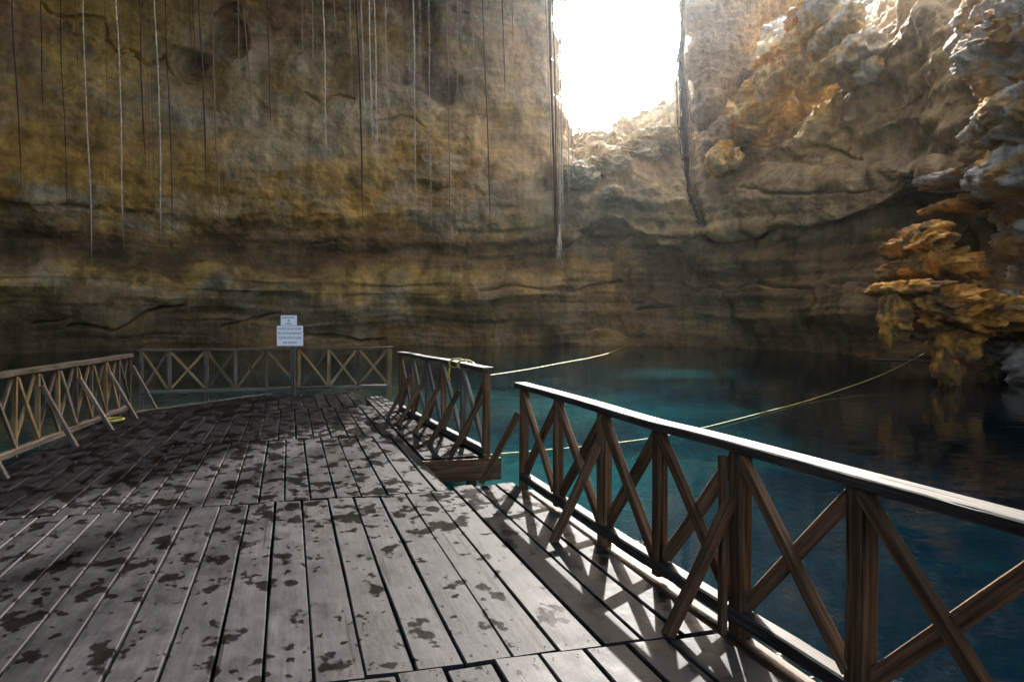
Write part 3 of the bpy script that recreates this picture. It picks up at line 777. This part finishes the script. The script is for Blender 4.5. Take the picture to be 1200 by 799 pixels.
# ------------------------------------------------------------------ railings
def railing(name, label, posts, ztop, zlow, m_post, m_brace, m_cap, props=(), pw=0.085, cap_w=0.13, cap_t=0.05, inward=Vector((-1, 0, 0)), wide=(), cap_over=0.09, low_drop=0.0, post_bottom=-0.32, brace_w=0.06, prop_len=0.43, prop_z=0.68, prop_mat=None, single=(), thin=0.05, low_mat=None, seed=0):
    r = random.Random(seed)
    root = empty(name, (0, 0, 0), A_DECK)
    tag(root, label, 'railing', None)
    P = [Vector((p[0], p[1], 0)) for p in posts]
    n = len(P)
    zt = ztop if isinstance(ztop, (list, tuple)) else [ztop]*n
    d0 = (P[1]-P[0]).normalized(); d1 = (P[-1]-P[-2]).normalized()
    cap = [P[0] - d0*cap_over + D(0, 0, zt[0]-cap_t/2)] + [P[i] + D(0, 0, zt[i]-cap_t/2 + r.uniform(-.006, .006)) for i in range(1, n-1)] + [P[-1] + d1*cap_over + D(0, 0, zt[-1]-cap_t/2)]
    beam("top_rail", cap, cap_w, cap_t, m_cap, root, seed=seed+1, rough=0.003)
    low = [p + D(0, 0, zlow - 0.04) - inward*0.0 for p in P]
    beam("bottom_rail", low, 0.09, 0.08, low_mat or m_cap, root, seed=seed+2)
    side_v = (P[-1]-P[0]).normalized().cross(Vector((0, 0, 1)))
    for i, p in enumerate(P):
        w = pw*1.45 if i in wide else pw
        lean = D(r.uniform(-.008, .008), r.uniform(-.008, .008), 0)
        off = inward*0.0
        beam("post", [p + D(0, 0, post_bottom if i in wide or i in (0, n-1) else zlow - 0.10), p + D(0, 0, zt[i]-cap_t-0.002) + lean], w, pw*0.92, m_post if not isinstance(m_post, list) else r.choice(m_post), root, up=side_v, seed=seed+10+i)
    for i in range(n-1):
        a, b = P[i], P[i+1]
        dd = (b-a).normalized(); ins = pw*0.55
        a2, b2 = a + dd*ins, b - dd*ins
        zt_a, zt_b = zt[i]-cap_t-0.03, zt[i+1]-cap_t-0.03
        mt = m_brace if not isinstance(m_brace, list) else r.choice(m_brace)
        mt2 = m_brace if not isinstance(m_brace, list) else r.choice(m_brace)
        beam("cross_brace", [a2 + D(0, 0, zt_a) + side_v*0.021, b2 + D(0, 0, zlow+0.03) + side_v*0.021], thin*0.8, brace_w*r.uniform(.85, 1.15), mt, root, seed=seed+50+i)
        if i not in single:
            beam("cross_brace", [a2 + D(0, 0, zlow+0.03) - side_v*0.021, b2 + D(0, 0, zt_b) - side_v*0.021], thin*0.8, brace_w*r.uniform(.85, 1.15), mt2, root, seed=seed+90+i)
    for k, i in enumerate(props):
        L2 = prop_len[k] if isinstance(prop_len, (list, tuple)) else prop_len
        top = P[i] + D(0, 0, prop_z) + inward*0.05
        beam("prop", [top, P[i] + inward*L2 + D(r.uniform(-.02, .02), r.uniform(-.06, .06), -0.012)], 0.052, 0.07, prop_mat or m_post, root, up=Vector((0, 1, 0.3)), seed=seed+130+k)
    return root

def rv(i): return (2.305 + 0.006*i, 7.50 - 0.955*i)
def w2d(x, y):
    c, s = math.cos(A_DECK), math.sin(A_DECK)
    return (x*c + y*s, -x*s + y*c)
rp = [w2d(*p) for p in ((0.115, 7.80), (0.41, 6.80), (0.70, 5.83), (0.957, 4.98), (1.234, 4.16), (1.495, 3.30), (1.765, 2.42), (2.03, 1.52))]
right_rail = railing("wooden_railing", "dark brown cross-braced railing with sunlit cap along the near deck edge over the blue pool", rp, 0.985, 0.085, M_dark, M_dark, M_cap, props=(0, 2, 4), wide=(2, 4, 5), pw=0.085, cap_w=0.135, cap_t=0.055, brace_w=0.075, thin=0.06, low_mat=M_cap, seed=1000)
beam("glint_cover_board", [Vector((rp[0][0]-0.045, rp[0][1]-0.2, -0.085)), Vector((rp[-1][0]-0.045, rp[-1][1], -0.085))], 0.18, 0.05, M_dark, right_rail, seed=1490)  # board added to hide the water's glare in the gap
p4 = Vector((*rp[4], 0))
beam("batten", [p4 + D(-0.085, 0.03, -0.2), p4 + D(-0.085, 0.03, 0.90)], 0.035, 0.05, M_dark, right_rail, up=Vector((0, 1, 0)), seed=1500)

mp = [(2.30 - 0.072*i*0.97, 9.03 + 0.97*i) for i in range(6)]
mid_rail = railing("wooden_railing", "dark short railing on the side platform with yellow rope tied round its cap", mp, [1.05, 1.05, 1.05, 1.04, 1.04, 1.03], 0.07, [M_dark, M_dark, M_green], [M_dark, M_dark, M_green], M_cap, props=(0, 1, 2, 3, 4), pw=0.08, cap_w=0.14, wide=(0,), inward=Vector((-1, 0.1, 0)), prop_mat=M_dark, low_mat=M_green, seed=2000)

lp = [(-2.75 - 0.0785*0.68*i, 15.15 - 0.68*i) for i in range(16)]
left_rail = railing("wooden_railing", "long curved greyish railing with pale leaning props, ending beside the back fence", lp, [1.0 + 0.004*i for i in range(16)], 0.10, [M_grey, M_grey, M_tan], [M_grey, M_tan, M_tan, M_grey], M_grey, props=(0, 2, 4, 6, 9, 12), pw=0.06, cap_w=0.11, cap_t=0.07, thin=0.04, brace_w=0.05, inward=Vector((1, 0, 0)), prop_len=0.46, prop_z=0.78, prop_mat=M_grey, post_bottom=-0.3, seed=3000)

bpv = [-2.97, -2.42, -1.70, -1.10, -0.47, 0.22, 0.86, 1.50, 2.20]
bp = [(v, 17.62) for v in bpv]
back_rail = railing("wooden_railing", "straight tan and grey cross-braced fence behind the white notice at the far deck end", bp, [0.985]*9, 0.12, [M_tan, M_grey, M_tan], [M_tan, M_tan, M_grey], M_grey, pw=0.07, cap_w=0.10, cap_t=0.045, thin=0.04, brace_w=0.055, inward=Vector((0, -1, 0)), wide=(2, 8), low_mat=M_green, single=(4,), seed=4000)

# ------------------------------------------------------------------ notice
def text_mesh(name, body, size, mat, parent, loc, extrude=0.0015, wide=1.0):
    cu = bpy.data.curves.new(name, 'FONT'); cu.body = body; cu.size = size; cu.align_x = 'CENTER'; cu.align_y = 'CENTER'; cu.extrude = extrude
    tmp = bpy.data.objects.new(name, cu); C.objects.link(tmp)
    dg = bpy.context.evaluated_depsgraph_get()
    me = bpy.data.meshes.new_from_object(tmp.evaluated_get(dg))
    bpy.data.objects.remove(tmp, do_unlink=True)
    me.name = name
    me.materials.clear(); me.materials.append(mat)
    o = bpy.data.objects.new(name, me); C.objects.link(o)
    o.parent = parent; o.location = loc; o.rotation_euler = (math.radians(90), 0, 0); o.scale = (wide, 1, 1)
    return o
sg = at(341.5, 463, 16.2)
sign = empty("notice_sign", (sg[0], sg[1], 0), 0.0)
tag(sign, "white notice with lettering on a dark post in front of the far fence", 'sign')
def box(name, x0, x1, y0, y1, z0, z1, mat, parent, bev=0.002):
    v = [(x, y, z) for x in (x0, x1) for y in (y0, y1) for z in (z0, z1)]
    f = [(0, 1, 3, 2), (4, 6, 7, 5), (0, 4, 5, 1), (2, 3, 7, 6), (0, 2, 6, 4), (1, 5, 7, 3)]
    o = mesh_obj(name, v, f, mat, parent)
    if bev:
        bm = bmesh.new(); bm.from_mesh(o.data); bmesh.ops.bevel(bm, geom=bm.edges[:], offset=bev, segments=2, affect='EDGES'); bmesh.ops.recalc_face_normals(bm, faces=bm.faces); bm.to_mesh(o.data); bm.free()
    return o
beam("post", [D(0.02, 0.03, -0.3), D(0.02, 0.03, 1.62)], 0.09, 0.06, M_green, sign, up=Vector((0, 1, 0)), seed=5)
K = 16.2/900
lo_p = box("notice_board", (324.8-341.5)*K, (355.4-341.5)*K, -0.022, -0.008, 1.65-(405.2-372)*K, 1.65-(381.8-372)*K, M_sign, sign)
up_p = box("notice_board", (329.3-341.5)*K, (348.0-341.5)*K, -0.020, -0.007, 1.65-(381.3-372)*K, 1.65-(369.6-372)*K, M_sign, sign)
for txt, py, sz in (("FAVOR DE NO SUBIR", 385.3, .062), ("EN LOS BARANDALES", 390.6, .062), ("PLEASE DONT CLIMB", 396.0, .062), ("THE RAILING", 401.5, .062)):
    t_ = text_mesh("lettering", txt, sz, M_ink, lo_p, ((340.1-341.5)*K, -0.0235, 1.65-(py-372)*K), wide=0.82); tag(t_, kind='stuff')
# the small board: a line of print, a little emblem and a caption too small to read
def marks(name, spec, parent, y):
    V, Fc = [], []
    for (x0, x1, z0, z1) in spec:
        b = len(V); V += [(x0, y, z0), (x1, y, z0), (x1, y, z1), (x0, y, z1)]; Fc.append((b, b+1, b+2, b+3))
    return mesh_obj(name, V, Fc, M_ink, parent)
r = random.Random(3)
cx = (338.6-341.5)*K
spec = []; x = cx - 7.6*K
while x < cx + 7.4*K:
    w = r.uniform(0.45, 0.8)*K; spec.append((x, x+w, 1.65-(372.7-372)*K, 1.65-(371.5-372)*K)); x += w + 0.28*K
tag(marks("lettering", spec, up_p, -0.0215), kind="stuff")
spec = [(cx-0.9*K, cx-0.3*K, 1.65-(377.2-372)*K, 1.65-(374.8-372)*K), (cx-0.3*K, cx+0.9*K, 1.65-(375.5-372)*K, 1.65-(374.4-372)*K), (cx+0.3*K, cx+1.1*K, 1.65-(377.4-372)*K, 1.65-(376.2-372)*K)]
marks("emblem", spec, up_p, -0.0215)
spec = []; x = cx - 3.4*K
while x < cx + 3.0*K:
    w = r.uniform(0.5, 0.9)*K; spec.append((x, x+w, 1.65-(379.9-372)*K, 1.65-(378.7-372)*K)); x += w + 0.35*K
tag(marks("lettering", spec, up_p, -0.0215), kind="stuff")

# ------------------------------------------------------------------ ropes, float, roots
def tube(name, pts, rad, mat, sides=6, parent=None):
    pts = [Vector(p) for p in pts]; n = len(pts)
    rads = rad if isinstance(rad, (list, tuple)) else [rad]*n
    V, Fc = [], []
    for i, p in enumerate(pts):
        d = (pts[min(i+1, n-1)] - pts[max(i-1, 0)]).normalized()
        a = d.cross(Vector((0.31, 0.2, 0.93)) if abs(d.z) < 0.9 else Vector((0, 1, 0))).normalized(); b = d.cross(a)
        for k in range(sides):
            t = 2*math.pi*k/sides
            V.append(p + (a*math.cos(t) + b*math.sin(t))*rads[i])
    for i in range(n-1):
        for k in range(sides):
            x = i*sides+k; y = i*sides+(k+1) % sides
            Fc.append((x, y, y+sides, x+sides))
    Fc.append(tuple(range(sides-1, -1, -1))); Fc.append(tuple((n-1)*sides+k for k in range(sides)))
    o = mesh_obj(name, V, Fc, mat, parent, smooth=True); fix_normals(o)
    return o
def spline(P, n):
    P = [Vector(p) for p in P]; out = []
    Q = [P[0]*2-P[1]] + P + [P[-1]*2-P[-2]]
    for i in range(1, len(Q)-2):
        p0, p1, p2, p3 = Q[i-1:i+3]
        for k in range(n):
            t = k/n
            out.append(0.5*((2*p1) + (p2-p0)*t + (2*p0-5*p1+4*p2-p3)*t*t + (3*p1-p0-3*p2+p3)*t**3))
    out.append(P[-1]); return out
def V3(px, py, Y): return Vector(at(px, py, Y))
o = tube("rope", spline([V3(571, 440, 9.28), V3(620, 432.5, 13.2), V3(660, 425, 17.5), V3(695, 418.5, 25), V3(718, 412, 37), V3(735, 404, 57)], 14), [0.004 + 0.010*(i/70) for i in range(71)], M_yrope)
tag(o, "yellow rope running from the short railing straight to the far cave wall", 'rope')
rp2 = [V3(566, 533, 9.2), V3(631, 527.5, 10.15), V3(693, 522, 11.2), V3(764, 513, 12.8), V3(820, 502, 14.2), V3(890, 485, 16.6), V3(960, 465, 19.8), V3(1040, 436, 24.5), V3(1105, 402, 27.6)]
for p in rp2[:6]: p.z = max(p.z, WATER_Z + 0.03)
o = tube("rope", spline(rp2, 12), [0.004 + 0.006*(i/96) for i in range(97)], M_yrope)
tag(o, "long yellow rope sagging low over the water to the golden boulders", 'rope')
# rope turned round the short railing's cap, with a hanging tail
def deck_world(v): 
    c, s = math.cos(A_DECK), math.sin(A_DECK); return Vector((v[0]*c - v[1]*s, v[0]*s + v[1]*c, v[2]))
kn = []
for i in range(60):
    t = i/59; a = t*2*math.pi*3
    u = 9.75 + 0.6*t + 0.12*math.sin(9*t)
    kn.append(deck_world((2.30 - 0.072*(u-9.03) + 0.088*math.cos(a), u + 0.03*math.sin(3*a), 1.025 + 0.062*math.sin(a))))
tail = [deck_world((2.13, 10.38, 1.02)), deck_world((2.12, 10.36, 0.94)), deck_world((2.10, 10.33, 0.86)), deck_world((2.12, 10.36, 0.78))]
o = tube("rope", kn + tail, 0.013, M_yrope); tag(o, "yellow rope wound round the cap of the short railing with a hanging tail", 'rope')
hk = []
for i in range(48):
    t = i/47; a = t*2*math.pi*2.5
    hk.append(deck_world((-2.66 + 0.13*math.cos(a) + 0.05*t, 13.3 + 0.20*math.sin(a)*(1-0.4*t), 0.035 + 0.03*t)))
o = tube("rope", hk, 0.016, M_yrope); tag(o, "small coil of yellow rope lying on the boards by the curved railing", 'rope')
a, b = V3(1016, 416.5, 38), V3(1100, 422.0, 36)
a.z = b.z = WATER_Z + 0.03
o = tube("floating_pole", [a.lerp(b, i/10) + Vector((0, 0.03*math.sin(i), 0)) for i in range(11)], [0.075 - 0.002*i for i in range(11)], M_grey, 8)
tag(o, "pale thin pole floating flat on the water near the golden boulders", 'pole')

ORD = "first second third fourth fifth sixth seventh eighth ninth tenth eleventh twelfth thirteenth fourteenth fifteenth sixteenth seventeenth eighteenth nineteenth twentieth".split()
ORD += ["twenty-" + w for w in ORD[:9]] + ["thirtieth"] + ["thirty-" + w for w in ORD[:9]] + ["fortieth"] + ["forty-" + w for w in ORD[:9]]
# (x at frame top, x at end, y end, width px, tone, distance)
ROOTS = [
    (15, 24, 222, 3.0, 'd', 30), (46, 52, 145, 2.2, 'd', 33), (71, 78, 250, 1.8, 'd', 34), (97, 108, 312, 2.2, 'p', 26), (88, 92, 120, 1.6, 'm', 38), (124, 125, 240, 1.0, 'm', 40),
    (136, 146, 292, 2.2, 'p', 27), (163, 171, 196, 3.0, 'd', 30), (171, 176, 290, 1.2, 'm', 36), (176, 182, 285, 1.4, 'm', 35), (182, 190, 290, 2.4, 'p', 28), (194, 203, 294, 2.2, 'd', 31),
    (221, 224, 70, 1.4, 'd', 36), (225, 231, 92, 1.6, 'd', 36), (234, 242, 235, 3.6, 'd', 29), (248, 258, 288, 2.2, 'm', 30), (279, 280, 126, 1.2, 'p', 38), (285, 294, 116, 2.4, 'm', 34), (312, 318, 155, 2.0, 'd', 36),
    (353, 354, 75, 1.2, 'p', 38), (366, 367, 85, 1.4, 'p', 37), (378, 383, 196, 2.6, 'p', 32), (391, 394, 50, 1.2, 'p', 37), (410, 411, 82, 1.4, 'p', 36), (418, 426, 256, 3.4, 'd', 30), (423, 429, 165, 1.6, 'p', 33), (432, 437, 182, 2.4, 'p', 33), (438, 443, 200, 2.4, 'p', 34),
    (452, 455, 208, 1.5, 'p', 37), (484, 488, 268, 2.0, 'p', 34), (492, 493, 110, 1.2, 'p', 38), (502, 506, 280, 1.2, 'p', 37), (523, 530, 382, 1.8, 'm', 30), (536, 537, 126, 1.2, 'p', 38), (554, 555, 155, 1.2, 'p', 38),
    (566, 575, 274, 2.4, 'd', 33), (589, 592, 117, 2.4, 'd', 36), (600, 601, 60, 1.4, 'd', 38), (643, 653, 300, 4.4, 'd', 34), (649, 656, 302, 1.8, 'm', 35), (656, 660, 266, 2.8, 'p', 34), (664, 667, 246, 1.8, 'p', 35), (645, 650, 286, 2.6, 'd', 33.6), (640, 648, 262, 1.6, 'm', 34.4), (647, 655, 292, 2.2, 'd', 34.7), (652, 658, 296, 2.0, 'p', 34.8), (671, 670, 208, 3.2, 'p', 35),
]
TONE = {'d': ('dark', M_rootd), 'm': ('brown', M_rootm), 'p': ('pale', M_rootp)}
roots_sorted = sorted(ROOTS, key=lambda q: -q[0])
path = [(799, -30, .10), (800, 40, .14), (797, 75, .34), (801, 110, .62), (802, 150, .66), (804, 180, .50), (806, 205, .36), (808, 225, .30), (813, 240, .34), (816, 252, .28), (819, 264, .05)]
cp = spline([V3(a, b, 48.5 + (0.6 if b < 60 else 0)) for a, b, _ in path], 8)
cr = np.interp(np.linspace(0, len(path)-1, len(cp)), range(len(path)), [q[2] for q in path])
rr_ = random.Random(77)
o = tube("root_curtain", [p + Vector((rr_.uniform(-.06, .06), rr_.uniform(-.06, .06), 0)) for p in cp], [float(q)*0.42*rr_.uniform(.7, 1.2) for q in cr], M_rootd, 12)
tag(o, "dark matted column of roots hanging just past the skylight, ending in a point", 'root')
for k in range(14):
    dx_, dy_ = rr_.uniform(-.6, .6), rr_.uniform(-.5, .2); e = rr_.randint(30, len(cp)-6)
    tube("root_strand", [p + Vector((dx_*float(cr[q])*1.25 + rr_.uniform(-.04, .04), dy_, 0)) for q, p in enumerate(cp[:e])], [0.05*(1 - 0.6*q/e) for q in range(e)], M_rootd if k % 3 else M_rootm, 5, o)
for i, (x0, x1, ye, wpx, tone, Yd) in enumerate(roots_sorted):
    rr_ = random.Random(i*31+5)
    word, mat = TONE[tone]
    bot = V3(x1, ye, Yd); mid = V3(x0, 0, Yd)
    dx = (mid.x - bot.x)/max(1.0, (mid.z - bot.z))
    ztop = 27.2 if bot.z < 27 else bot.z + 5
    n = 46; pts = []; rad = []
    R_ = wpx*0.5*Yd/900*0.66
    ph1, ph2 = rr_.uniform(0, 6), rr_.uniform(0, 6)
    for k in range(n):
        t = k/(n-1); z = ztop + (bot.z - ztop)*t
        sway = 0.025*math.sin(z*0.5 + ph1) + 0.012*math.sin(z*1.7 + ph2)
        pts.append(Vector((bot.x + dx*(z - bot.z)*(0.55 if z > mid.z else 1.0) + (dx*(mid.z-bot.z)*0.45 if z > mid.z else 0) + sway*(1-t*0.5), Yd + 0.06*math.sin(z*0.7+ph2), z)))
        rad.append(R_*(1.1 - 0.25*t)*(1 + 0.14*math.sin(z*5 + ph1) + rr_.uniform(-.1, .1)) if t < 0.93 else R_*max(0.25, (1-t)/0.07*0.85))
    o = tube("hanging_root", pts, rad, mat, 6)
    thick = 'thick' if wpx >= 3 else ('slender' if wpx >= 1.9 else 'thread-thin')
    leng = 'short' if ye < 130 else ('medium-length' if ye < 225 else ('long' if ye < 305 else 'longest'))
    tag(o, "%s %s %s hanging root, %s root counting from the skylight" % (leng, thick, word, ORD[i]), 'root', 'aerial roots hanging from the cave roof')
    if (x1, ye) == (656, 302):
        for k in range(9):
            e = [pts[-4] + Vector((0, 0, -0.1*k)), pts[-3] + Vector((rr_.uniform(-.13, .13), rr_.uniform(-.12, .12), -0.4 - 0.05*k)), pts[-3] + Vector((rr_.uniform(-.22, .22), rr_.uniform(-.2, .2), -0.9 - 0.06*k))]
            tube("root_hair", e, [0.02, 0.017, 0.008], M_rootp, 5, o)

print("roots:", len(ROOTS))

# ------------------------------------------------------------------ hazy air added to imitate lens glow at the opening
def haze_box():
    m = bpy.data.materials.new("lens glow haze"); m.use_nodes = True
    nt = m.node_tree; nt.nodes.remove(nt.nodes["Principled BSDF"])
    v = nt.nodes.new("ShaderNodeVolumePrincipled")
    v.inputs["Color"].default_value = (0.78, 0.89, 1.0, 1)
    v.inputs["Density"].default_value = HAZE
    v.inputs["Anisotropy"].default_value = 0.92
    nt.links.new(v.outputs[0], nt.nodes["Material Output"].inputs["Volume"])
    x0, x1, y0, y1, z0, z1 = -80, 150, -40, 230, -12, 84
    vs = [(x, y, z) for x in (x0, x1) for y in (y0, y1) for z in (z0, z1)]
    fs = [(0, 1, 3, 2), (4, 6, 7, 5), (0, 4, 5, 1), (2, 3, 7, 6), (0, 2, 6, 4), (1, 5, 7, 3)]
    o = mesh_obj("haze", vs, fs, m); fix_normals(o)
    tag(o, kind='stuff')
HAZE = 0.00021
haze_box()
